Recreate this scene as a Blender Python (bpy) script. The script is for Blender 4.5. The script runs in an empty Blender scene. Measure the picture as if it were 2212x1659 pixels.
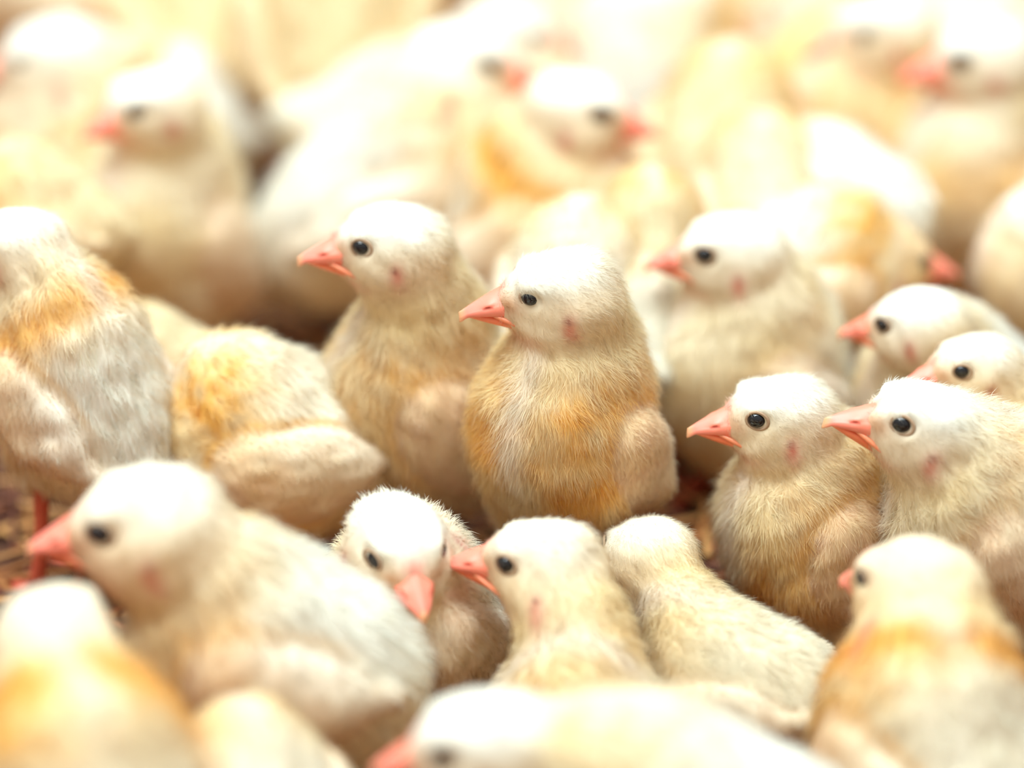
import bpy, math, random
import numpy as np
from mathutils import Vector, Matrix

# ------------------------------------------------------------------ camera
W, H = 2212, 1659
FPX = 7974.0
PITCH = math.radians(25.0)
FOCUS = 0.900
TGT = np.array([0.0, 0.0, 0.072])
CAM = TGT + FOCUS * np.array([0.0, -math.cos(PITCH), math.sin(PITCH)])
FWD = np.array([0.0, math.cos(PITCH), -math.sin(PITCH)])
UPV = np.array([0.0, math.sin(PITCH), math.cos(PITCH)])
RGT = np.array([1.0, 0.0, 0.0])

scn = bpy.context.scene
cd = bpy.data.cameras.new('camera')
cam = bpy.data.objects.new('camera', cd)
scn.collection.objects.link(cam)
cam.location = CAM
cam.rotation_euler = (math.pi / 2 - PITCH, 0, 0)
cd.sensor_width = 36.0
cd.lens = FPX * 36.0 / W
cd.clip_start = 0.02
cd.clip_end = 20
cd.dof.use_dof = True
cd.dof.focus_distance = 0.893
cd.dof.aperture_fstop = cd.lens / 1000.0 / 0.040
scn.camera = cam

# ------------------------------------------------------------------ light and exposure
scn.view_settings.view_transform = 'Standard'
scn.view_settings.look = 'None'
scn.view_settings.gamma = 1.0
scn.view_settings.exposure = 0.67
scn.cycles.max_bounces = 10
scn.cycles.diffuse_bounces = 5
scn.cycles.transmission_bounces = 6

world = bpy.data.worlds.new('world')
scn.world = world
world.use_nodes = True
nt = world.node_tree
nt.nodes.clear()
wo = nt.nodes.new('ShaderNodeOutputWorld')
bg = nt.nodes.new('ShaderNodeBackground')
tc = nt.nodes.new('ShaderNodeTexCoord')
sx = nt.nodes.new('ShaderNodeSeparateXYZ')
cr = nt.nodes.new('ShaderNodeValToRGB')
cr.color_ramp.elements[0].position = 0.45
cr.color_ramp.elements[0].color = (0.70, 0.54, 0.38, 1)
cr.color_ramp.elements[1].position = 0.95
cr.color_ramp.elements[1].color = (0.92, 1.0, 0.97, 1)
mp = nt.nodes.new('ShaderNodeMapRange')
mp.inputs[1].default_value = -1
mp.inputs[2].default_value = 1
nt.links.new(tc.outputs['Generated'], sx.inputs[0])
nt.links.new(sx.outputs[2], mp.inputs[0])
nt.links.new(mp.outputs[0], cr.inputs[0])
nt.links.new(cr.outputs[0], bg.inputs[0])
bg.inputs[1].default_value = 0.46
nt.links.new(bg.outputs[0], wo.inputs[0])


def area(name, loc, rot, sx_, sy_, power, col):
    l = bpy.data.lights.new(name, 'AREA')
    l.shape = 'RECTANGLE'
    l.size = sx_
    l.size_y = sy_
    l.energy = power
    l.color = col
    o = bpy.data.objects.new(name, l)
    o.location = loc
    o.rotation_euler = rot
    scn.collection.objects.link(o)
    return o


area('ceiling_light', (-0.25, -0.05, 2.2), (math.radians(0), 0, 0), 2.4, 1.2, 62, (0.84, 1.0, 1.04))
area('tube_light', (-0.55, -0.55, 1.6), (math.radians(20), math.radians(-16), math.radians(30)), 0.9, 0.05, 6, (0.95, 1.0, 1.0))


# ------------------------------------------------------------------ helpers
def ray(px, py):
    d = FWD + RGT * ((px - W / 2) / FPX) + UPV * (-(py - H / 2) / FPX)
    return d


def at_y(px, py, y):
    d = ray(px, py)
    return CAM + d * ((y - CAM[1]) / d[1])


def at_z(px, py, z):
    d = ray(px, py)
    return CAM + d * ((z - CAM[2]) / d[2])


def depth(p):
    return float(np.dot(p - CAM, FWD))


def frame(yaw, pitch, roll=0.0):
    y, p, r = math.radians(yaw), math.radians(pitch), math.radians(roll)
    m = Matrix.Rotation(y, 3, 'Z') @ Matrix.Rotation(-p, 3, 'Y') @ Matrix.Rotation(r, 3, 'X')
    return np.array(m)


def nz(v):
    return v / (np.linalg.norm(v, axis=-1, keepdims=True) + 1e-12)


def sstep(x, a, b):
    t = np.clip((x - a) / (b - a), 0, 1)
    return t * t * (3 - 2 * t)


def ell(p, c, R, r):
    q = (p - c) @ R
    r = np.asarray(r)
    k0 = np.linalg.norm(q / r, axis=-1)
    k1 = np.linalg.norm(q / (r * r), axis=-1) + 1e-9
    return k0 * (k0 - 1) / k1


def rcone(p, a, b, ra, rb):
    ab = b - a
    t = np.clip(((p - a) @ ab) / (ab @ ab + 1e-12), 0, 1)
    return np.linalg.norm(p - (a + t[..., None] * ab), axis=-1) - (ra + t * (rb - ra))


def smin(a, b, k):
    h = np.clip(0.5 + 0.5 * (b - a) / k, 0, 1)
    return b * (1 - h) + a * h - k * h * (1 - h)


class Noise:
    def __init__(self, seed, wl, n=7):
        r = np.random.RandomState(seed)
        self.k = nz(r.normal(size=(n, 3))) * (2 * math.pi / wl) * r.uniform(0.6, 1.5, (n, 1))
        self.ph = r.uniform(0, 6.28, n)

    def __call__(self, p):
        return np.sin(p @ self.k.T + self.ph).sum(-1) / math.sqrt(len(self.ph))


# surface nets on a regular grid
def surface_nets(f, lo, hi, h):
    n = np.ceil((hi - lo) / h).astype(int) + 1
    ax = [lo[i] + h * np.arange(n[i]) for i in range(3)]
    g = np.stack(np.meshgrid(*ax, indexing='ij'), -1).astype(np.float64)
    v = f(g.reshape(-1, 3)).reshape(n)
    s = v < 0
    nc = n - 1
    cnt = np.zeros(nc)
    acc = np.zeros(tuple(nc) + (3,))
    for axis in range(3):
        o1, o2 = [a for a in range(3) if a != axis]
        for i in (0, 1):
            for j in (0, 1):
                sl = [slice(0, nc[0]), slice(0, nc[1]), slice(0, nc[2])]
                sl[o1] = slice(i, nc[o1] + i)
                sl[o2] = slice(j, nc[o2] + j)
                sl2 = list(sl)
                sl2[axis] = slice(1, nc[axis] + 1)
                a = v[tuple(sl)]
                b = v[tuple(sl2)]
                cr_ = (a < 0) != (b < 0)
                t = np.where(cr_, a / np.where(cr_, a - b, 1), 0)
                off = np.zeros(tuple(nc) + (3,))
                off[..., axis] = t
                off[..., o1] = i
                off[..., o2] = j
                acc += off * cr_[..., None]
                cnt += cr_
    act = cnt > 0
    idx = -np.ones(nc, dtype=np.int64)
    idx[act] = np.arange(act.sum())
    cells = np.argwhere(act)
    verts = lo + h * (cells + acc[act] / cnt[act][:, None])
    quads = []
    for axis in range(3):
        o1, o2 = (axis + 1) % 3, (axis + 2) % 3
        sl = [slice(1, nc[0]), slice(1, nc[1]), slice(1, nc[2])]
        sl[axis] = slice(0, nc[axis])
        sl2 = list(sl)
        sl2[axis] = slice(1, nc[axis] + 1)
        a = s[tuple(sl)]
        b = s[tuple(sl2)]
        for flip, m in ((0, a & ~b), (1, ~a & b)):
            e = np.argwhere(m)
            if not len(e):
                continue
            e = e + 1
            e[:, axis] -= 1
            d1 = np.zeros(3, int)
            d1[o1] = 1
            d2 = np.zeros(3, int)
            d2[o2] = 1

            def q(c):
                return idx[c[:, 0], c[:, 1], c[:, 2]]
            quad = np.stack([q(e - d1 - d2), q(e - d2), q(e), q(e - d1)], 1)
            if flip:
                quad = quad[:, ::-1]
            quads.append(quad)
    return verts, np.concatenate(quads)


def link(o, parent=None):
    scn.collection.objects.link(o)
    if parent is not None:
        o.parent = parent
    return o


def raw_mesh(name, v, faces4=None, faces3=None, mat=None, cols=None, normals=None, smooth=True):
    me = bpy.data.meshes.new(name)
    n4 = 0 if faces4 is None else len(faces4)
    n3 = 0 if faces3 is None else len(faces3)
    me.vertices.add(len(v))
    me.vertices.foreach_set('co', np.asarray(v, np.float32).ravel())
    li = []
    if n4:
        li.append(np.asarray(faces4).ravel())
    if n3:
        li.append(np.asarray(faces3).ravel())
    li = np.concatenate(li).astype(np.int32)
    me.loops.add(len(li))
    me.loops.foreach_set('vertex_index', li)
    me.polygons.add(n4 + n3)
    st = np.concatenate([np.arange(n4) * 4, n4 * 4 + np.arange(n3) * 3]).astype(np.int32)
    me.polygons.foreach_set('loop_start', st)
    me.update(calc_edges=True)
    me.polygons.foreach_set('use_smooth', np.full(n4 + n3, smooth))
    if cols is not None:
        a = me.color_attributes.new('col', 'FLOAT_COLOR', 'POINT')
        c = np.ones((len(v), 4), np.float32)
        c[:, :3] = cols
        a.data.foreach_set('color', c.ravel())
    if normals is not None:
        me.normals_split_custom_set_from_vertices([tuple(x) for x in normals])
    if mat:
        me.materials.append(mat)
    return me


# ------------------------------------------------------------------ materials
def new_mat(name):
    m = bpy.data.materials.new(name)
    m.use_nodes = True
    t = m.node_tree
    b = t.nodes['Principled BSDF']
    return m, t, b


def mat_down():
    m, t, b = new_mat('chick_down')
    out = t.nodes['Material Output']
    a = t.nodes.new('ShaderNodeAttribute')
    a.attribute_name = 'col'
    t.links.new(a.outputs[0], b.inputs['Base Color'])
    b.inputs['Roughness'].default_value = 0.9
    b.inputs['Specular IOR Level'].default_value = 0.1
    tr = t.nodes.new('ShaderNodeBsdfTranslucent')
    t.links.new(a.outputs[0], tr.inputs[0])
    mx = t.nodes.new('ShaderNodeMixShader')
    mx.inputs[0].default_value = 0.30
    t.links.new(b.outputs[0], mx.inputs[1])
    t.links.new(tr.outputs[0], mx.inputs[2])
    t.links.new(mx.outputs[0], out.inputs[0])
    return m


def mat_horn():
    m, t, b = new_mat('beak_horn')
    a = t.nodes.new('ShaderNodeAttribute')
    a.attribute_name = 'col'
    t.links.new(a.outputs[0], b.inputs['Base Color'])
    b.inputs['Roughness'].default_value = 0.42
    b.inputs['Subsurface Weight'].default_value = 0.25
    b.inputs['Subsurface Radius'].default_value = (1, 0.35, 0.2)
    b.inputs['Subsurface Scale'].default_value = 0.0015
    return m


def mat_simple(name, col, rough=0.5, spec=0.5, coat=0):
    m, t, b = new_mat(name)
    b.inputs['Base Color'].default_value = (*col, 1)
    b.inputs['Roughness'].default_value = rough
    b.inputs['Specular IOR Level'].default_value = spec
    b.inputs['Coat Weight'].default_value = coat
    return m


def mat_leg():
    m, t, b = new_mat('leg_skin')
    tcn = t.nodes.new('ShaderNodeTexCoord')
    v = t.nodes.new('ShaderNodeTexVoronoi')
    v.inputs['Scale'].default_value = 900
    r = t.nodes.new('ShaderNodeValToRGB')
    r.color_ramp.elements[0].color = (0.62, 0.085, 0.045, 1)
    r.color_ramp.elements[1].color = (0.72, 0.16, 0.085, 1)
    t.links.new(tcn.outputs['Object'], v.inputs[0])
    t.links.new(v.outputs[0], r.inputs[0])
    t.links.new(r.outputs[0], b.inputs['Base Color'])
    b.inputs['Roughness'].default_value = 0.5
    return m


def mat_floor():
    m, t, b = new_mat('litter_floor')
    tcn = t.nodes.new('ShaderNodeTexCoord')
    n = t.nodes.new('ShaderNodeTexNoise')
    n.inputs['Scale'].default_value = 120
    n.inputs['Detail'].default_value = 6
    r = t.nodes.new('ShaderNodeValToRGB')
    r.color_ramp.elements[0].position = 0.35
    r.color_ramp.elements[0].color = (0.03, 0.008, 0.004, 1)
    r.color_ramp.elements[1].position = 0.75
    r.color_ramp.elements[1].color = (0.20, 0.07, 0.025, 1)
    t.links.new(tcn.outputs['Object'], n.inputs[0])
    t.links.new(n.outputs[0], r.inputs[0])
    t.links.new(r.outputs[0], b.inputs['Base Color'])
    b.inputs['Roughness'].default_value = 0.95
    return m


def mat_straw():
    m, t, b = new_mat('straw')
    a = t.nodes.new('ShaderNodeAttribute')
    a.attribute_name = 'col'
    t.links.new(a.outputs[0], b.inputs['Base Color'])
    b.inputs['Roughness'].default_value = 0.6
    return m


M_DOWN, M_HORN, M_LEG = mat_down(), mat_horn(), mat_leg()
M_EYE = mat_simple('eye_gloss', (0.006, 0.006, 0.009), 0.06, 0.5, 0.3)
M_LID = mat_simple('eyelid_skin', (0.42, 0.27, 0.17), 0.7, 0.2)
M_CLAW = mat_simple('claw_horn', (0.55, 0.3, 0.18), 0.5)

# ------------------------------------------------------------------ beak, eye, leg builders (unit = real metres at size 1)
BEAK_PINK = np.array([0.93, 0.27, 0.20])
BEAK_ORANGE = np.array([0.93, 0.22, 0.08])
BEAK_TIP = np.array([0.90, 0.50, 0.25])


def beak_part(upper):
    nu, nv = 44, 48
    V, C = [], []
    for i in range(nu):
        t = i / (nu - 1)
        if upper:
            x = 0.0085 + 0.0163 * t
            top = 0.0036 + 0.0016 * (1 - t) - 0.0062 * t ** 1.25
            bot = -0.0050 + 0.0024 * math.sin(min(1, t * 1.15) * math.pi * 0.5) * (1 - 0.5 * t) - 0.0003 * t
            bot -= 0.0012 * sstep(np.array(t), 0.84, 1.0)
            top = max(top, bot + 0.0004)
            wd = 0.0053 * (1 - t ** 1.5) ** 0.8 + 0.00028
        else:
            x = 0.0080 + 0.0150 * t
            top = -0.0046 + 0.0015 * math.sin(min(1, t * 1.1) * math.pi * 0.5)
            bot = -0.0088 + 0.0048 * t ** 1.1
            bot = min(bot, top - 0.0003)
            wd = 0.0043 * (1 - t ** 1.7) ** 0.8 + 0.00022
        cz, hz_ = (top + bot) / 2, (top - bot) / 2
        for j in range(nv):
            a = 2 * math.pi * j / nv
            c, s_ = math.cos(a), math.sin(a)
            if upper:
                # flat edge below, pinched culmen above
                yy = wd * math.copysign(abs(c) ** 0.85, c) * (1 - 0.50 * max(0, s_) ** 0.8)
                zz = cz + hz_ * (s_ if s_ > 0 else -abs(s_) ** 0.45)
                # nostril flap bump
                fl = math.exp(-((t - 0.54) / 0.10) ** 2 - ((s_ - 0.42) / 0.3) ** 2)
                yy += math.copysign(0.00075 * fl, c)
                sl = math.exp(-((t - 0.56) / 0.07) ** 2 - ((s_ - 0.16) / 0.10) ** 2)
                yy -= math.copysign(0.0006 * sl, c)
                rim = math.exp(-((s_ + 0.75) / 0.25) ** 2)
                yy += math.copysign(0.00025 * rim * (1 - t), c)
            else:
                yy = wd * math.copysign(abs(c) ** 0.85, c) * (1 - 0.35 * max(0, -s_))
                zz = cz + hz_ * (s_ if s_ < 0 else abs(s_) ** 0.45)
                sl = 0
            V.append((x, yy, zz))
            k = sstep(np.array(t), 0.86, 1.0) * 0.8
            base = BEAK_PINK * (1 - 0) if upper else BEAK_ORANGE * (1 - t * 0.3) + BEAK_PINK * t * 0.3
            if upper:
                base = BEAK_PINK * t + (0.5 * BEAK_ORANGE + 0.5 * BEAK_PINK) * (1 - t)
            col = base * (1 - k) + BEAK_TIP * k
            if upper and sl > 0.3:
                col = col * np.array([0.72, 0.42, 0.42])
            C.append(col)
    F = []
    for i in range(nu - 1):
        for j in range(nv):
            j2 = (j + 1) % nv
            F.append((i * nv + j, i * nv + j2, (i + 1) * nv + j2, (i + 1) * nv + j))
    c0 = len(V)
    V.append(tuple(np.mean(V[-nv:], 0)))
    C.append(BEAK_TIP)
    T = [((nu - 1) * nv + j, (nu - 1) * nv + (j + 1) % nv, c0) for j in range(nv)]
    c1 = len(V)
    V.append(tuple(np.mean(V[:nv], 0)))
    C.append(BEAK_PINK)
    T += [((j + 1) % nv, j, c1) for j in range(nv)]
    return np.array(V), np.array(F), np.array(T), np.array(C)


def gape_part():
    """fleshy corner of the mouth on both sides is the rim of the upper beak, drawn back to under the eye"""
    V, F, C = [], [], []
    for sd in (1, -1):
        n, k = 12, 8
        o = len(V)
        for i in range(n):
            t = i / (n - 1)
            cx = 0.0170 - 0.0100 * t
            cy = sd * (0.0027 + 0.0051 * t)
            cz = -0.0031 - 0.0034 * t ** 1.4
            r = 0.00085 * math.sin(math.pi * (0.02 + 0.96 * t ** 0.8)) ** 0.9 + 0.00005
            for j in range(k):
                a = 2 * math.pi * j / k
                V.append((cx, cy + r * math.cos(a), cz + r * 0.8 * math.sin(a)))
                C.append(BEAK_ORANGE * 0.4 + np.array([0.86, 0.30, 0.16]) * 0.6)
        for i in range(n - 1):
            for j in range(k):
                f = (o + i * k + j, o + i * k + (j + 1) % k, o + (i + 1) * k + (j + 1) % k, o + (i + 1) * k + j)
                F.append(f)
    return np.array(V), np.array(F), np.array(C)


UB, LB, GP = beak_part(True), beak_part(False), gape_part()


def merge_ub():
    v = np.concatenate([UB[0], GP[0]])
    f = np.concatenate([UB[1], GP[1] + len(UB[0])])
    return v, f, UB[2], np.concatenate([UB[3], GP[2]])


UBM = merge_ub()

EYE_P = np.array([0.0070, 0.0081, 0.0030])
EYE_R = 0.00245


def sphere(nu=20, nv=28):
    V = []
    for i in range(nu + 1):
        th = math.pi * i / nu
        for j in range(nv):
            ph = 2 * math.pi * j / nv
            V.append((math.sin(th) * math.cos(ph), math.sin(th) * math.sin(ph), math.cos(th)))
    F = []
    for i in range(nu):
        for j in range(nv):
            F.append((i * nv + j, (i + 1) * nv + j, (i + 1) * nv + (j + 1) % nv, i * nv + (j + 1) % nv))
    return np.array(V), np.array(F)


SPH = sphere()


def torus(R, r, n=30, k=10):
    V, F = [], []
    for i in range(n):
        a = 2 * math.pi * i / n
        for j in range(k):
            b = 2 * math.pi * j / k
            rr = R + r * math.cos(b)
            V.append((rr * math.cos(a), rr * math.sin(a) * 0.82, r * 0.8 * math.sin(b)))
            F.append((i * k + j, ((i + 1) % n) * k + j, ((i + 1) % n) * k + (j + 1) % k, i * k + (j + 1) % k))
    return np.array(V), np.array(F)


TOR = torus(1.10, 0.17)


def tube(pts, rad, k=10, cap=True):
    pts = np.asarray(pts, float)
    V, F, T = [], [], []
    n = len(pts)
    up = np.array([0.3, 0.2, 1.0])
    for i in range(n):
        d = pts[min(i + 1, n - 1)] - pts[max(i - 1, 0)]
        d = d / (np.linalg.norm(d) + 1e-12)
        u = np.cross(d, up if abs(d @ nz(up)) < 0.95 else np.array([1.0, 0, 0]))
        u /= np.linalg.norm(u)
        w = np.cross(d, u)
        for j in range(k):
            a = 2 * math.pi * j / k
            V.append(pts[i] + rad[i] * (math.cos(a) * u + math.sin(a) * w))
    for i in range(n - 1):
        for j in range(k):
            F.append((i * k + j, i * k + (j + 1) % k, (i + 1) * k + (j + 1) % k, (i + 1) * k + j))
    if cap:
        a0 = len(V)
        V.append(pts[0])
        V.append(pts[-1])
        for j in range(k):
            T.append(((j + 1) % k, j, a0))
            T.append(((n - 1) * k + j, (n - 1) * k + (j + 1) % k, a0 + 1))
    return np.array(V), np.array(F), np.array(T)


def join(parts):
    V, F, T, o = [], [], [], 0
    for v, f, t in parts:
        V.append(v)
        F.append(f + o)
        if len(t):
            T.append(t + o)
        o += len(v)
    return np.concatenate(V), np.concatenate(F), (np.concatenate(T) if T else np.zeros((0, 3), int))


def make_leg(root, hip, foot, yaw, s, loc):
    """shank from under the belly to the ground, three toes forward and one back"""
    y = math.radians(yaw)
    f = np.array([math.cos(y), math.sin(y), 0])
    l = np.array([-math.sin(y), math.cos(y), 0])
    ank = foot + np.array([0, 0, 0.0035 * s])
    mid = (hip + ank) / 2 - f * 0.002 * s
    P = [hip + (ank - hip) * t + (mid - (hip + ank) / 2) * 4 * t * (1 - t) for t in np.linspace(0, 1, 9)]
    R = [0.0031 * s, 0.0027 * s, 0.0023 * s, 0.0021 * s, 0.0020 * s, 0.0020 * s, 0.0021 * s, 0.0024 * s, 0.0026 * s]
    parts = [tube(P, R, 12)]
    claws = []
    for ang, ln in ((0, 0.0175), (32, 0.0145), (-34, 0.0145), (172, 0.007)):
        a = math.radians(ang)
        d = f * math.cos(a) + l * math.sin(a)
        pts = [ank, ank + d * ln * s * 0.25 + np.array([0, 0, -0.0006 * s]), ank + d * ln * s * 0.5 + np.array([0, 0, -0.0014 * s]),
               ank + d * ln * s * 0.8 + np.array([0, 0, -0.0016 * s]), ank + d * ln * s + np.array([0, 0, -0.0017 * s])]
        parts.append(tube(pts, [0.0021 * s, 0.0017 * s, 0.0016 * s, 0.0014 * s, 0.0010 * s], 8))
        e = pts[-1]
        claws.append(tube([e - d * 0.0005 * s, e + d * 0.0016 * s + np.array([0, 0, 0.0002 * s]), e + d * 0.003 * s + np.array([0, 0, -0.0012 * s])],
                          [0.0008 * s, 0.0006 * s, 0.0001 * s], 6))
    v, F, T = join(parts)
    lg = link(bpy.data.objects.new('leg', raw_mesh('leg', v - loc, F, T, M_LEG)), root)
    for v, F, T in claws:
        link(bpy.data.objects.new('claw', raw_mesh('claw', v - loc, F, T, M_CLAW)), lg)


# ------------------------------------------------------------------ the chick
C_WHITE = np.array([0.95, 0.925, 0.85])
C_CREAM = np.array([0.94, 0.75, 0.42])
C_YELL = np.array([0.93, 0.57, 0.17])
C_ORNG = np.array([0.93, 0.43, 0.05])
C_PINK = np.array([0.93, 0.69, 0.48])
C_SKIN = np.array([0.78, 0.28, 0.20])
C_LORE = np.array([0.66, 0.36, 0.18])
C_HOLE = np.array([0.25, 0.02, 0.02])

REPORT = []


def chick(label, head, hw, body, b=0.0, hyaw=185, hpitch=-6, hroll=0, byaw=200, bpitch=45, bs=1.0, dd=None,
          yel=0.35, wht=0.5, q=1, neck=1.0, fluff=1.0, legs=True, seed=None, wide=1.0, blen=1.0, ruff=0.0, wing=1.0, hy=0.0, tail=0.8, beak=0.9, nape=0.0):
    """head, body: sight lines to the skull and the trunk centre; hw: size of the skull; b: how far the head stands
    behind (+) or before (-) the plane of focus; q: detail 0 (far out of focus) .. 2 (in focus)"""
    sd = len(REPORT) + 11 if seed is None else seed
    rs = np.random.RandomState(sd)
    D = 1.0 / (1.0 / FOCUS - b / 320.0)
    hp = CAM + ray(head[0], head[1]) * D
    s = hw / (0.0322 * FPX / D)
    sb = s * bs
    if dd is None:
        dd = -0.016 * math.sin(math.radians(byaw))
    bp = at_y(body[0], body[1], hp[1] + dd * s)
    Rh, Rb = frame(hyaw, hpitch, hroll), frame(byaw, bpitch)
    X, Yv, Z = Rb[:, 0], Rb[:, 1], Rb[:, 2]

    def B(x, y, z):
        return bp + Rb @ (np.array([x * blen, y * wide, z]) * sb)

    def Hd(x, y, z):
        return hp + Rh @ (np.array([x, y, z]) * s)
    n0 = B(0.013, 0, 0.010)
    n3 = Hd(-0.0045, 0, -0.004)
    up_ = nz(n3 - n0)
    nm = (n0 + n3) / 2 - nz(X + 1e-9) * 0.0 + Rb[:, 2] * 0.002 * s
    nlen = np.linalg.norm(n3 - n0)
    nb = [n0 * (1 - t) ** 2 + 2 * nm * t * (1 - t) + n3 * t * t for t in np.linspace(0, 1, 4)]
    nr = [0.0180 * sb * neck, 0.0158 * (sb + s) / 2 * neck, 0.0130 * s * min(neck, 1.04), 0.0116 * s]
    Rw = [Rb @ np.array(Matrix.Rotation(math.radians(12), 3, 'Y')) @ np.array(Matrix.Rotation(math.radians(s_ * 8), 3, 'Z')) for s_ in (1, -1)]
    lump = Noise(sd, 0.020 * s)
    lump2 = Noise(sd + 5, 0.0075 * s)
    tailtip = B(-0.022 - 0.018 * tail, 0, 0.002 + 0.008 * tail)
    gz = 0.006
    thigh = []
    for sg in (1, -1):
        a = B(-0.003, sg * 0.012, -0.012)
        b = a + np.array([0, 0, -0.014 * sb])
        b[2] = max(b[2], 0.012 * s)
        thigh.append((a, b))

    def wing_sdf(p):
        o = None
        for i, sg in enumerate((1, -1)):
            c = B(-0.004, sg * 0.0212, 0.0005)
            w = ell(p, c, Rw[i], np.array([0.0185, 0.0062, 0.0125]) * sb * wing)
            w = smin(w, ell(p, B(0.008, sg * 0.0195, 0.0010), Rb, np.array([0.0100, 0.0066, 0.0100]) * sb * wing), 0.004 * s)
            w = smin(w, rcone(p, c - Rw[i][:, 0] * 0.012 * sb, c - Rw[i][:, 0] * 0.027 * sb - Rw[i][:, 1] * sg * 0.003 * sb, 0.0065 * sb, 0.0018 * sb), 0.004 * s)
            o = w if o is None else np.minimum(o, w)
        return o

    def f(p):
        d = ell(p, bp, Rb, np.array([0.0300 * blen, 0.0222 * wide, 0.0225]) * sb)
        d = smin(d, ell(p, B(0.009, 0, -0.003), Rb, np.array([0.0225 * blen, 0.0225 * wide, 0.0225]) * sb), 0.008 * s)
        d = smin(d, ell(p, B(-0.014, 0, -0.004), Rb, np.array([0.0205 * blen, 0.0195 * wide, 0.0185]) * sb), 0.008 * s)
        d = smin(d, rcone(p, B(-0.022, 0, 0.003), tailtip, 0.010 * sb, 0.0035 * sb), 0.007 * s)
        for a, b in thigh:
            d = smin(d, rcone(p, a, b, 0.0105 * sb, 0.0060 * sb), 0.006 * s)
        nk = rcone(p, nb[0], nb[1], nr[0], nr[1])
        nk = np.minimum(nk, rcone(p, nb[1], nb[2], nr[1], nr[2]))
        nk = np.minimum(nk, rcone(p, nb[2], nb[3], nr[2], nr[3]))
        d = smin(d, nk, 0.009 * s)
        hd = ell(p, Hd(-0.0016, 0, 0), Rh, np.array([0.0136, 0.0113, 0.0108]) * s)
        hd = smin(hd, ell(p, Hd(0.0082, 0, -0.0014), Rh, np.array([0.0070, 0.0064, 0.0062]) * s), 0.004 * s)
        for sg in (1, -1):
            hd = smin(hd, ell(p, Hd(0.002, sg * 0.0048, -0.0052), Rh, np.array([0.0075, 0.0054, 0.0054]) * s), 0.004 * s)
        for sg in (1, -1):
            hd = smin(hd, ell(p, Hd(0.0046, sg * 0.0062, 0.0052), Rh, np.array([0.0046, 0.0024, 0.0018]) * s), 0.003 * s)
        # brow and eye socket
        for sg in (1, -1):
            hd = -smin(-hd, ell(p, Hd(EYE_P[0], sg * (EYE_P[1] + 0.0018), EYE_P[2]), Rh, np.array([0.0034, 0.0016, 0.0029]) * s), 0.0012 * s)
            hd = -smin(-hd, ell(p, Hd(-0.0012, sg * 0.0112, -0.0022), Rh, np.array([0.0011, 0.0018, 0.0018]) * s), 0.0009 * s)
        d = smin(d, hd, 0.005 * s)
        if wing > 0:
            d = smin(d, wing_sdf(p), 0.0016 * s)
        d = d - 0.00045 * s * fluff * lump(p) - (0.00022 + 0.0006 * ruff) * s * fluff * lump2(p)
        # resting on the ground
        return np.maximum(d, gz * s * 0.5 - p[:, 2])

    hcell = {0: 0.0022, 1: 0.0016, 2: 0.0010}[q] * s
    pts = np.array([bp + 0 * bp, hp, tailtip])
    lo = np.minimum(bp - 0.043 * sb, hp - 0.021 * s)
    hi = np.maximum(bp + 0.043 * sb, hp + 0.021 * s)
    lo[2] = max(lo[2] - 0.006 * s, 0.0)
    v, quads = surface_nets(f, lo, hi, hcell)

    def grad(p):
        e = 0.0004 * s
        g = np.zeros_like(p)
        for a in range(3):
            o = np.zeros(3)
            o[a] = e
            g[:, a] = f(p + o) - f(p - o)
        return nz(g)
    nv = grad(v)
    cn1, cn2 = Noise(sd + 1, 0.024 * s), Noise(sd + 2, 0.007 * s)

    def colour(p):
        h = ((p - hp) @ Rh) / s
        b = ((p - bp) @ Rb) / sb
        b = b / np.array([blen, wide, 1.0])
        rh = np.linalg.norm(h * np.array([1, 1, 1.1]), axis=-1)
        hw_ = 1 - sstep(rh, 0.013, 0.019)                  # on the head
        n1 = cn1(p)
        n2 = cn2(p)
        c = np.repeat(C_CREAM[None], len(p), 0)

        def mixc(c, col, w):
            w = np.clip(w, 0, 1)[:, None]
            return c * (1 - w) + col * w
        # white back, flanks and crown
        backw = sstep(b[:, 2], -0.008, 0.016) * sstep(-b[:, 0], -0.022, 0.004)
        c = mixc(c, C_WHITE, wht * (0.45 + 0.2 * n1))
        c = mixc(c, C_WHITE, backw * (0.15 + 0.85 * wht))
        # yellow at the base of the neck, breast sides and throat
        tn = np.clip(((p - nb[0]) @ (nb[3] - nb[0])) / (nlen * nlen), -1, 2)
        ring = np.exp(-(np.where(tn > 0.2, (tn - 0.2) / 0.36, 0)) ** 2) * sstep(b[:, 0] * 1.0 - b[:, 2] * 0.35, -0.012, 0.012) * (1 - hw_)
        sidey = (0.45 + 0.55 * sstep(np.abs(b[:, 1]), 0.002, 0.010)) * (0.86 + 0.14 * n1)
        y = yel * (0.85 * ring * sidey + 0.35 * sstep(n1, 0.2, 1.4) + 0.10) + yel * 0.25 * n2 * ring
        y = y * (1 - 0.75 * backw)
        c = mixc(c, C_YELL, y * 1.05)
        c = mixc(c, C_ORNG, sstep(y, 0.6, 1.8))
        npe = nape * np.exp(-((tn - 0.32) / 0.22) ** 2) * (1 - hw_)
        c = mixc(c, C_YELL, npe * 1.1)
        c = mixc(c, C_ORNG, npe * 0.5)
        # breast centre paler, faintly pink
        mid = np.exp(-(b[:, 1] / 0.0042) ** 2) * sstep(b[:, 0], 0.002, 0.02) * (1 - hw_)
        c = mixc(c, np.array([0.93, 0.80, 0.68]), mid * 0.65)
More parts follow.
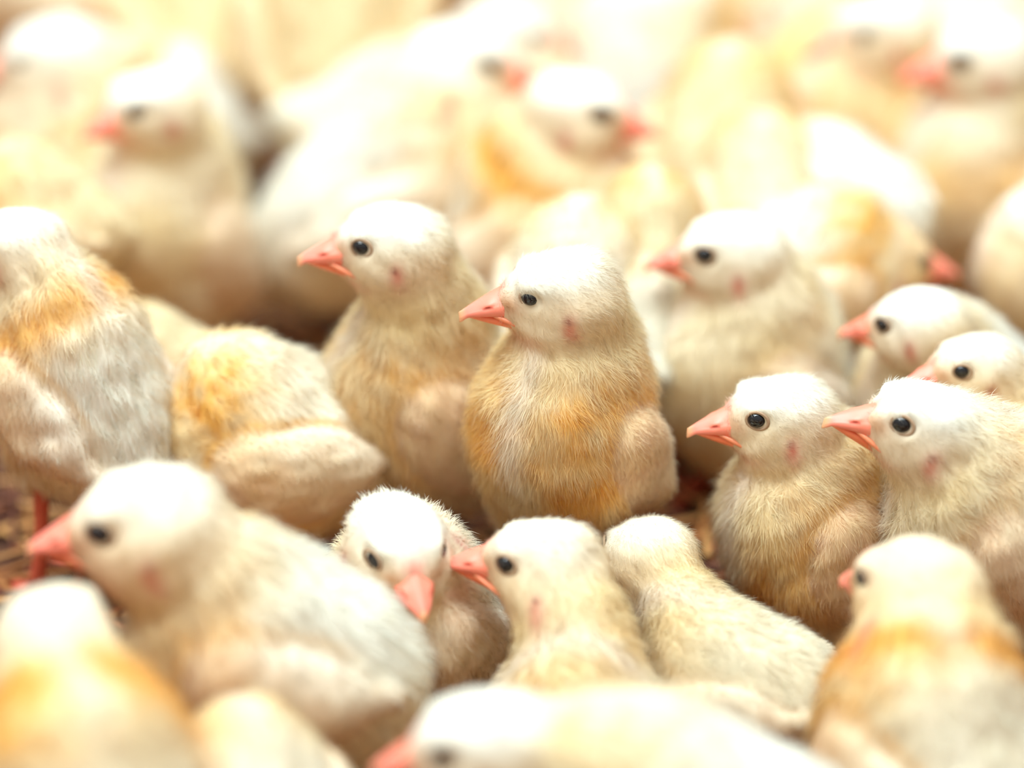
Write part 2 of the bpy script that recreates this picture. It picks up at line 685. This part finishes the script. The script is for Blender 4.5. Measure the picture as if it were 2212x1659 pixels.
        # wing
        if wing > 0:
            wd = wing_sdf(p) / s
            wv = 1 - sstep(wd, 0.0004, 0.0018)
            seam = np.exp(-((wd - 0.0022) / 0.0012) ** 2) * sstep(b[:, 0], -0.022, -0.008)
            c = mixc(c, C_YELL * np.array([1, 0.95, 0.9]), seam * min(1.0, yel) * 0.8)
            c = mixc(c, C_PINK, wv * (0.62 + 0.15 * n2) * (1 - 0.55 * backw))
        # head: pale crown, its white tinted cooler as a painted highlight
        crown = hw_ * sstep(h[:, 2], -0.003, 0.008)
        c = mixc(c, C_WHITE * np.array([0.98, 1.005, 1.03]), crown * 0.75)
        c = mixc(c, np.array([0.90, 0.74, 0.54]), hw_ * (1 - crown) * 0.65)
        c = mixc(c, C_YELL, hw_ * hy)
        ay = np.abs(h[:, 1])
        lore = np.exp(-((h[:, 0] - 0.0128) / 0.0030) ** 2 - ((h[:, 2] - 0.0006) / 0.0022) ** 2) * sstep(ay, 0.0015, 0.004)
        c = mixc(c, C_LORE, lore * (0.85 + 0.15 * n2) * hw_)
        fore = np.exp(-((h[:, 0] - 0.0136) / 0.0020) ** 2 - (ay / 0.0022) ** 2) * sstep(h[:, 2], -0.002, 0.001)
        c = mixc(c, BEAK_PINK, fore * 0.7)
        ear = np.exp(-((h[:, 0] + 0.0016) / 0.0018) ** 2 - ((h[:, 2] + 0.0042) / 0.0032) ** 2) * sstep(ay, 0.005, 0.008)
        c = mixc(c, C_SKIN, ear * (0.85 + 0.15 * n2))
        hole = np.exp(-((h[:, 0] + 0.0012) / 0.00075) ** 2 - ((h[:, 2] + 0.0022) / 0.0009) ** 2) * sstep(ay, 0.005, 0.008)
        c = mixc(c, C_HOLE, hole * 0.8)
        chin = np.exp(-((h[:, 0] - 0.0095) / 0.004) ** 2 - ((h[:, 2] + 0.0085) / 0.002) ** 2)
        c = mixc(c, C_SKIN, chin * 0.35)
        return np.clip(c, 0, 1)

    cv = colour(v)
    # down: fine tapering strands rooted over the whole skin
    dens = {0: 8000, 1: 28000, 2: 95000}[q]
    sw = {0: 0.00036, 1: 0.00018, 2: 0.00010}[q] * s
    k = rs.randint(0, len(quads), dens)
    a, b_ = rs.rand(dens, 1), rs.rand(dens, 1)
    Q = v[quads[k]]
    p0 = (Q[:, 0] * (1 - a) + Q[:, 1] * a) * (1 - b_) + (Q[:, 3] * (1 - a) + Q[:, 2] * a) * b_
    h = ((p0 - hp) @ Rh) / s
    keep = np.ones(dens, bool)
    eyeo = np.stack([(h[:, 0] - EYE_P[0]) / 1.0, (np.abs(h[:, 1]) - EYE_P[1]) * 0.5, (h[:, 2] - EYE_P[2]) * 1.15], -1)
    re = np.linalg.norm(eyeo, axis=-1)
    keep &= re > 0.0029
    keep &= ~((h[:, 0] > 0.0148) & (np.abs(h[:, 2] + 0.001) < 0.004))
    earr = np.sqrt((h[:, 0] + 0.0014) ** 2 + ((h[:, 2] + 0.0035) * 0.6) ** 2)
    onface = (np.linalg.norm(h, axis=-1) < 0.018)
    keep &= ~(onface & (earr < 0.0014) & (rs.rand(dens) < 0.8) & (np.abs(h[:, 1]) > 0.006))
    p0, h, re = p0[keep], h[keep], re[keep]
    n = grad(p0)
    m = len(p0)
    rh = np.linalg.norm(h, axis=-1)
    hwgt = 1 - sstep(rh, 0.012, 0.022)
    bl = ((p0 - bp) @ Rb) / sb
    down = np.array([0, 0, -1.0])
    flow_h = -Rh[:, 0] * 0.8 - Rh[:, 2] * 0.45
    tnk = np.clip(((p0 - nb[0]) @ (nb[3] - nb[0])) / (nlen * nlen), 0, 1)[:, None]
    flow_b = -X * 0.55 + down * 0.75
    flow_b = flow_b * (1 - tnk) + (-up_) * tnk
    fl = flow_h * hwgt[:, None] + flow_b * (1 - hwgt[:, None])
    w1 = [Noise(sd + 20 + i, 0.010 * s) for i in range(3)]
    w2 = [Noise(sd + 30 + i, 0.0032 * s) for i in range(3)]
    fl = fl + np.stack([w(p0) for w in w1], -1) * 0.22 + np.stack([w(p0) for w in w2], -1) * 0.22
    fl = fl - n * (fl * n).sum(-1, keepdims=True)
    fl = nz(fl)
    lift = 0.55 + 0.20 * (1 - hwgt) + 0.15 * rs.randn(m) + 0.5 * ruff
    lift = np.clip(lift, 0.12, 1.6)[:, None]
    d0 = nz(fl + n * lift + rs.randn(m, 3) * (0.16 + 0.05 * q))
    ln = 0.0017 + 0.0013 * sstep(rh, 0.010, 0.014) * hwgt + 0.0034 * (1 - hwgt) * (0.75 + 0.35 * sstep(-bl[:, 2], -0.01, 0.02))
    ln = ln * (1 - 0.45 * hwgt * np.exp(-(re / 0.0035) ** 2)) * rs.uniform(0.5, 1.35, m) * fluff
    ln = ln * (1 - 0.30 * hwgt * sstep(h[:, 0], 0.006, 0.012))
    if wing > 0:
        ln = ln * (0.55 + 0.45 * sstep(wing_sdf(p0) / s, 0.0, 0.002))
    ln = (ln * s)[:, None]
    d1 = nz(d0 - n * 0.25 + fl * 0.25 + down * 0.12 * (1 - hwgt)[:, None])
    mid_ = p0 - n * 0.0003 * s + d0 * ln * 0.5
    tip = mid_ + d1 * ln * 0.5
    wdir = nz(np.cross(d0, n) + rs.randn(m, 3) * 0.55)
    ww = sw * (0.6 + 0.8 * rs.rand(m, 1))
    ww = ww * (1 - 0.35 * hwgt[:, None])
    root_ = p0 - n * 0.0004 * s
    sv = np.stack([root_ - wdir * ww * 0.5, root_ + wdir * ww * 0.5, mid_ + wdir * ww * 0.40, mid_ - wdir * ww * 0.40, tip], 1).reshape(-1, 3)
    sc = colour(p0)
    sc = sc * (1 + 0.05 * rs.randn(m, 1))
    sc = np.repeat(np.clip(sc, 0, 0.96)[:, None], 5, 1)
    sc[:, 4] = sc[:, 4] * 0.7 + 0.3 * C_WHITE
    nn = nz(n + (d0 - n * (d0 * n).sum(-1, keepdims=True)) * -0.0 + rs.randn(m, 3) * 0.10)
    sn = np.repeat(nn[:, None], 5, 1).reshape(-1, 3)
    base = len(v) + 5 * np.arange(m)[:, None]
    f4 = np.concatenate([quads, base + np.array([[0, 1, 2, 3]])])
    f3 = base + np.array([[3, 2, 4]])
    # make geometric side agree with the shading normal
    e1 = sv.reshape(-1, 5, 3)
    gn = np.cross(e1[:, 1] - e1[:, 0], e1[:, 3] - e1[:, 0])
    fl_ = (gn * n).sum(-1) < 0
    q4 = base + np.array([[0, 1, 2, 3]])
    q4[fl_] = q4[fl_][:, ::-1]
    f3 = f3.copy()
    f3[fl_] = f3[fl_][:, ::-1]
    f4 = np.concatenate([quads, q4])
    allv = np.concatenate([v, sv])
    allc = np.concatenate([cv, sc.reshape(-1, 3)])
    alln = np.concatenate([nv, sn])
    loc = np.array([bp[0], bp[1], 0.0])
    root = link(bpy.data.objects.new('chick', None))
    root.location = loc
    root.empty_display_size = 0.02
    root['label'] = label
    root['category'] = 'chick'
    root['group'] = 'young chicks crowded together on straw'
    body_o = link(bpy.data.objects.new('body', raw_mesh('body', allv - loc, f4, f3, M_DOWN, allc, alln)), root)

    def tb(vv):
        vv = vv.copy()
        vv[:, 0] = 0.0085 + (vv[:, 0] - 0.0085) * beak
        return tf(vv)

    def tf(vv):
        return (hp + (vv * s) @ Rh.T) - loc
    # beak
    link(bpy.data.objects.new('upper_beak', raw_mesh('upper_beak', tb(UBM[0]), UBM[1], UBM[2], M_HORN, UBM[3])), root)
    link(bpy.data.objects.new('lower_beak', raw_mesh('lower_beak', tb(LB[0]), LB[1], LB[2], M_HORN, LB[3])), root)
    for sg in (1, -1):
        c = EYE_P * np.array([1, sg, 1])
        ev = (SPH[0] * np.array([EYE_R, EYE_R * 0.80, EYE_R * 0.88])) @ np.array(Matrix.Rotation(-math.radians(27 * sg), 3, 'Z')).T + c + np.array([0, sg * -0.0006, 0])
        eo = link(bpy.data.objects.new('eye', raw_mesh('eye', tf(ev), SPH[1], None, M_EYE)), root)
        tv = TOR[0][:, [0, 2, 1]] * EYE_R * np.array([1.06, 1.0, 1.06])
        yw = math.radians(27 * sg)
        tv = tv @ np.array(Matrix.Rotation(-yw, 3, 'Z')).T
        tv = tv + c + np.array([0, sg * 0.0004, 0])
        link(bpy.data.objects.new('eyelid', raw_mesh('eyelid', tf(tv), TOR[1], None, M_LID)), eo)
    # legs
    if legs:
        for a_, b_2 in thigh:
            hip = b_2 + np.array([0, 0, 0.003 * sb])
            if hip[2] > 0.011 * s:
                fy = byaw
                ft = hip + np.array([math.cos(math.radians(fy)), math.sin(math.radians(fy)), 0]) * 0.004 * s
                ft[2] = 0.0
                make_leg(root, hip, ft, fy, s, loc)
    REPORT.append((label[:30], round(s, 2), 'head', hp.round(3), 'body', bp.round(3), 'low', round(float(v[:, 2].min()), 3)))
    return root

# ------------------------------------------------------------------ the flock
# in and near the plane of focus
chick('sharp central chick with yellow breast standing tallest, head turned left', (1202, 634), 285, (1235, 940), b=0, hyaw=186, hpitch=-3, byaw=236, bpitch=60, q=2, yel=0.8, wht=0.5, bs=0.9, dd=0.004, seed=3, neck=1.08, beak=0.96)
chick('upright chick facing left just left of the sharp central one', (838, 530), 272, (930, 870), b=8, hyaw=184, hpitch=0, byaw=198, bpitch=52, q=2, yel=0.5, wht=0.6, bs=0.9, dd=0.006, neck=1.08, wing=1.12)
chick('chick with pale orange beak and folded wing above the bare straw gap', (1678, 900), 272, (1778, 1152), b=2, hyaw=188, hpitch=2, byaw=205, bpitch=62, q=2, yel=0.7, wht=0.5, bs=0.94, dd=0.004, seed=21, neck=0.9, wing=1.15, wide=0.95)
chick('white-headed chick raising its beak at the right, in front of an orange-necked one', (1985, 922), 290, (2165, 1140), b=-4, hyaw=186, hpitch=15, byaw=190, bpitch=40, q=2, yel=0.3, wht=0.8, bs=0.94, dd=0.004, neck=0.98, beak=0.9)
chick('crouching chick with its head turned away, right beneath the central chick', (1395, 1200), 262, (1605, 1490), b=0, hyaw=112, hpitch=-14, byaw=150, bpitch=2, q=2, yel=0.12, wht=0.4, bs=0.85, dd=-0.034, neck=0.8, hy=0.12)
chick('chick with orange beak facing left in the middle of the lower row', (1165, 1216), 292, (1270, 1640), b=-12, hyaw=172, hpitch=3, byaw=170, bpitch=50, q=1, yel=0.45, wht=0.5, bs=0.82, dd=-0.025, hy=0.15)
chick('white chick looking down towards the camera below the central pair', (862, 1180), 295, (905, 1350), b=-10, hyaw=287, hpitch=-12, byaw=222, bpitch=45, q=1, yel=0.2, wht=0.85, bs=0.85, dd=0.012, wing=1.1)
chick('big blurred chick at the lower left with a long white back', (310, 1135), 385, (595, 1400), b=-28, hyaw=182, hpitch=-3, byaw=176, bpitch=18, q=1, yel=0.5, wht=0.8, bs=0.78, dd=0.0, blen=1.05, hy=0.15, neck=0.85, tail=0.3, beak=0.8)
chick('chick seen from behind in the bottom left corner with an orange neck ring', (115, 1375), 350, (205, 1810), b=-45, hyaw=95, hpitch=0, byaw=120, bpitch=35, q=1, yel=0.9, wht=0.3, bs=1.05, dd=-0.03, nape=1.0, hy=0.2)
chick('blurred chick peeking up at the bottom edge, pink beak to the left', (1035, 1610), 345, (1530, 1790), b=-52, hyaw=180, hpitch=-6, byaw=172, bpitch=12, q=1, yel=0.25, wht=0.95, bs=0.92, blen=1.2, dd=0, beak=0.85)
chick('yellow-ringed chick seen from behind in the lower right corner', (1975, 1265), 330, (2040, 1640), b=-25, hyaw=136, hpitch=-8, byaw=120, bpitch=30, q=1, yel=0.65, wht=0.45, bs=0.95, dd=-0.022, hy=0.3, beak=0.75, nape=0.9)
chick('chick with mottled white back turned at the left edge, beside red legs', (35, 525), 250, (175, 835), b=8, hyaw=150, hpitch=0, byaw=140, bpitch=48, q=1, yel=0.5, wht=0.75, bs=0.98, ruff=0.2, nape=0.6)
chick('crouching chick with orange neck and bare pink wing, behind the big blurred one', (365, 940), 235, (600, 950), b=15, hyaw=175, hpitch=-20, byaw=188, bpitch=8, q=1, yel=0.9, wht=0.5, bs=1.15)
chick('pale yellow chick resting low between the mottled back and the straw gap', (230, 810), 230, (345, 835), b=28, hyaw=170, hpitch=-10, byaw=175, bpitch=10, q=1, yel=0.25, wht=0.15, bs=0.85)
chick('chick with drooping head facing left, above the orange-necked one', (1975, 700), 240, (2080, 860), b=17, hyaw=160, hpitch=-8, hroll=0, byaw=200, bpitch=25, q=1, yel=0.15, wht=0.9, dd=0.02)
chick('orange-necked chick peeking over the white head at the right edge', (2100, 795), 225, (2260, 1040), b=8, hyaw=196, hpitch=2, byaw=190, bpitch=40, q=1, yel=0.8, wht=0.5, hy=0.1)
chick('soft white-breasted chick facing left behind and right of the central one', (1570, 548), 262, (1640, 820), b=22, hyaw=184, hpitch=2, byaw=205, bpitch=50, q=1, yel=0.25, wht=0.8, bs=1.05, neck=1.1, beak=0.82)
chick('round pale chick seen from behind, touching the central nape', (1290, 660), 200, (1395, 712), b=32, hyaw=100, hpitch=0, byaw=100, bpitch=20, q=1, yel=0.1, wht=0.6, bs=0.78)
chick('pinkish blurred back rising directly behind the central head', (1250, 620), 210, (1240, 650), b=34, hyaw=80, hpitch=0, byaw=80, bpitch=30, q=0, yel=0.15, wht=0.6)
# behind
chick('orange-headed blurred chick turned right, white back behind it', (1925, 560), 225, (1740, 600), b=38, hyaw=12, hpitch=-10, byaw=8, bpitch=12, q=0, yel=1.0, wht=0.8, hy=0.6, tail=0.2)
chick('blurred upright chick facing the camera at the left, pink beak leftward', (325, 228), 235, (350, 520), b=46, hyaw=206, hpitch=-8, byaw=240, bpitch=62, q=0, yel=0.2, wht=0.75, bs=1.12, neck=1.15)
chick('blurred chick cut off at the top left corner, only one dark eye', (108, 130), 270, (215, 350), b=62, hyaw=188, hpitch=-4, byaw=190, bpitch=50, q=0, yel=0.7, wht=0.8, bs=1.05, nape=0.8)
chick('blurred white back curving behind the camera-facing chick, orange flank', (380, 170), 200, (355, 262), b=74, hyaw=150, hpitch=-4, byaw=160, bpitch=15, q=0, yel=0.6, wht=0.9, bs=1.0, nape=0.8)
chick('olive-shaded low chick behind the mottled one at the left edge', (-40, 470), 220, (90, 475), b=42, hyaw=180, hpitch=-4, byaw=170, bpitch=15, q=0, yel=0.3, wht=0.05, bs=0.8)
chick('big cream rump cut off by the top edge, left of centre', (760, -150), 240, (730, 20), b=72, hyaw=80, hpitch=0, byaw=90, bpitch=45, q=0, yel=0.3, wht=0.0, bs=1.1)
chick('peach blurred chick at the top edge above the dark gap', (440, -110), 240, (425, 30), b=84, hyaw=90, hpitch=0, byaw=120, bpitch=25, q=0, yel=0.7, wht=0.0, bs=1.1)
chick('large blurred white chick facing right in the middle of the back rows', (1000, 140), 272, (850, 405), b=56, hyaw=-4, hpitch=-4, byaw=12, bpitch=28, q=0, yel=0.35, wht=0.8, bs=1.0, neck=1.02, dd=-0.01, blen=1.15)
chick('blurred chick whose pink beak points right just behind the large white one', (1095, 85), 240, (1050, 290), b=68, hyaw=0, hpitch=-4, byaw=10, bpitch=40, q=0, yel=0.3, wht=0.8)
chick('low blurred chick between the cream rump and the large white one', (900, 220), 200, (790, 245), b=66, hyaw=10, hpitch=0, byaw=10, bpitch=10, q=0, yel=0.2, wht=0.7, bs=0.85)
chick('blurred right-facing chick with bright orange throat and pale breast', (1250, 240), 255, (1150, 500), b=46, hyaw=-8, hpitch=-6, byaw=-20, bpitch=50, q=0, yel=0.95, wht=0.5, bs=1.1, nape=1.1)
chick('white blurred flank behind the right-facing orange-throated head', (1330, 40), 230, (1370, 230), b=72, hyaw=60, hpitch=0, byaw=70, bpitch=45, q=0, yel=0.1, wht=1.0, bs=1.05)
chick('cream blurred chick right of the orange throat, below its beak', (1395, 500), 180, (1405, 525), b=38, hyaw=80, hpitch=0, byaw=85, bpitch=35, q=0, yel=0.4, wht=0.15, bs=0.85)
chick('distant chick with vivid orange neck at the top right of centre', (1440, 15), 225, (1480, 170), b=72, hyaw=200, hpitch=0, byaw=230, bpitch=50, q=0, yel=1.1, wht=0.15, bs=0.9, nape=1.3)
chick('pale yellow blurred chick above the brown hollow', (1540, 230), 215, (1560, 320), b=60, hyaw=70, hpitch=0, byaw=70, bpitch=30, q=0, yel=0.5, wht=0.1)
chick('cream chick lying low beside the brown hollow', (1635, 390), 195, (1645, 430), b=48, hyaw=100, hpitch=0, byaw=90, bpitch=20, q=0, yel=0.35, wht=0.2, bs=0.95)
chick('blurred cream-breasted chick looking left near the top right', (1905, 70), 250, (1840, 290), b=66, hyaw=190, hpitch=-4, byaw=235, bpitch=50, q=0, yel=0.6, wht=0.15, bs=1.15, nape=0.4)
chick('blurred bright white back lying under the cream-breasted chick', (1760, 420), 190, (1825, 440), b=48, hyaw=120, hpitch=0, byaw=140, bpitch=5, q=0, yel=0.05, wht=1.0, tail=0.2)
chick('large white blurred chick on red legs at the right edge', (2115, 125), 250, (2140, 430), b=56, hyaw=186, hpitch=-6, byaw=215, bpitch=50, q=0, yel=0.35, wht=0.9, bs=1.2, neck=1.1, nape=0.35)
chick('blurred chick at the right edge showing only its pink beak', (2275, 465), 230, (2330, 600), b=40, hyaw=185, hpitch=-20, byaw=185, bpitch=35, q=0, yel=0.3, wht=0.8)
chick('pale chick cut off by the top edge above the cream-breasted one', (1680, -40), 230, (1690, 110), b=92, hyaw=160, hpitch=0, byaw=150, bpitch=30, q=0, yel=0.4, wht=0.6, bs=1.1)
chick('distant chick cut off in the top right corner', (2120, -90), 240, (2130, 30), b=84, hyaw=60, hpitch=0, byaw=60, bpitch=30, q=0, yel=0.4, wht=0.7)
chick('distant pale chick at the top edge behind the two pink beaks', (1200, -90), 230, (1200, 60), b=92, hyaw=60, hpitch=0, byaw=60, bpitch=30, q=0, yel=0.2, wht=0.4)
chick('pale chick low at the bottom edge between the big blurred back and its wing shadow', (560, 1640), 240, (570, 1760), b=-40, hyaw=150, hpitch=0, byaw=120, bpitch=20, q=1, yel=0.3, wht=0.5)
chick('blurred back cut off by the frame in the top left corner', (-60, -90), 230, (70, -60), b=86, hyaw=150, hpitch=0, byaw=160, bpitch=20, q=0, yel=0.3, wht=0.4)


# ------------------------------------------------------------------ ground
v = np.array([[-3, -3, 0], [3, -3, 0], [3, 6, 0], [-3, 6, 0]], float)
fl = link(bpy.data.objects.new('floor', raw_mesh('floor', v, np.array([[0, 1, 2, 3]]), None, mat_floor(), smooth=False)))
fl['kind'] = 'structure'

rs = np.random.RandomState(5)
N = 9000
parts_v, parts_f, cols = [], [], []
th = rs.uniform(0, math.pi, N)
k = 6
cx = rs.uniform(-0.32, 0.32, N)
cy = rs.uniform(-0.25, 0.75, N)
cz = rs.uniform(0.0006, 0.006, N)
L = rs.uniform(0.012, 0.045, N)
Rr = rs.uniform(0.0006, 0.0015, N)
tilt = rs.normal(0, 0.06, N)
d = np.stack([np.cos(th) * np.cos(tilt), np.sin(th) * np.cos(tilt), np.sin(tilt)], -1)
u = nz(np.cross(d, np.array([0, 0, 1.0])))
w = np.cross(d, u)
c0 = np.stack([cx, cy, cz], -1)
ring = []
for e in (-1, 1):
    for j in range(k):
        a = 2 * math.pi * j / k
        ring.append(c0 + d * (e * L[:, None] / 2) + (u * math.cos(a) + w * math.sin(a) * 0.55) * Rr[:, None])
V = np.stack(ring, 1).reshape(-1, 3)
V[:, 2] = np.maximum(V[:, 2], 0.0003)
F = np.array([[j, (j + 1) % k, k + (j + 1) % k, k + j] for j in range(k)])
F = (F[None] + (2 * k * np.arange(N))[:, None, None]).reshape(-1, 4)
pal = np.array([[0.42, 0.16, 0.045], [0.28, 0.08, 0.025], [0.52, 0.25, 0.08], [0.12, 0.03, 0.012]])
C = np.repeat(pal[rs.randint(0, 4, N)], 2 * k, 0)
st = link(bpy.data.objects.new('straw_litter', raw_mesh('straw_litter', V, F, None, mat_straw(), C)))
st['label'] = 'loose brown straw litter covering the floor beneath the chicks'
st['category'] = 'straw'
st['kind'] = 'stuff'
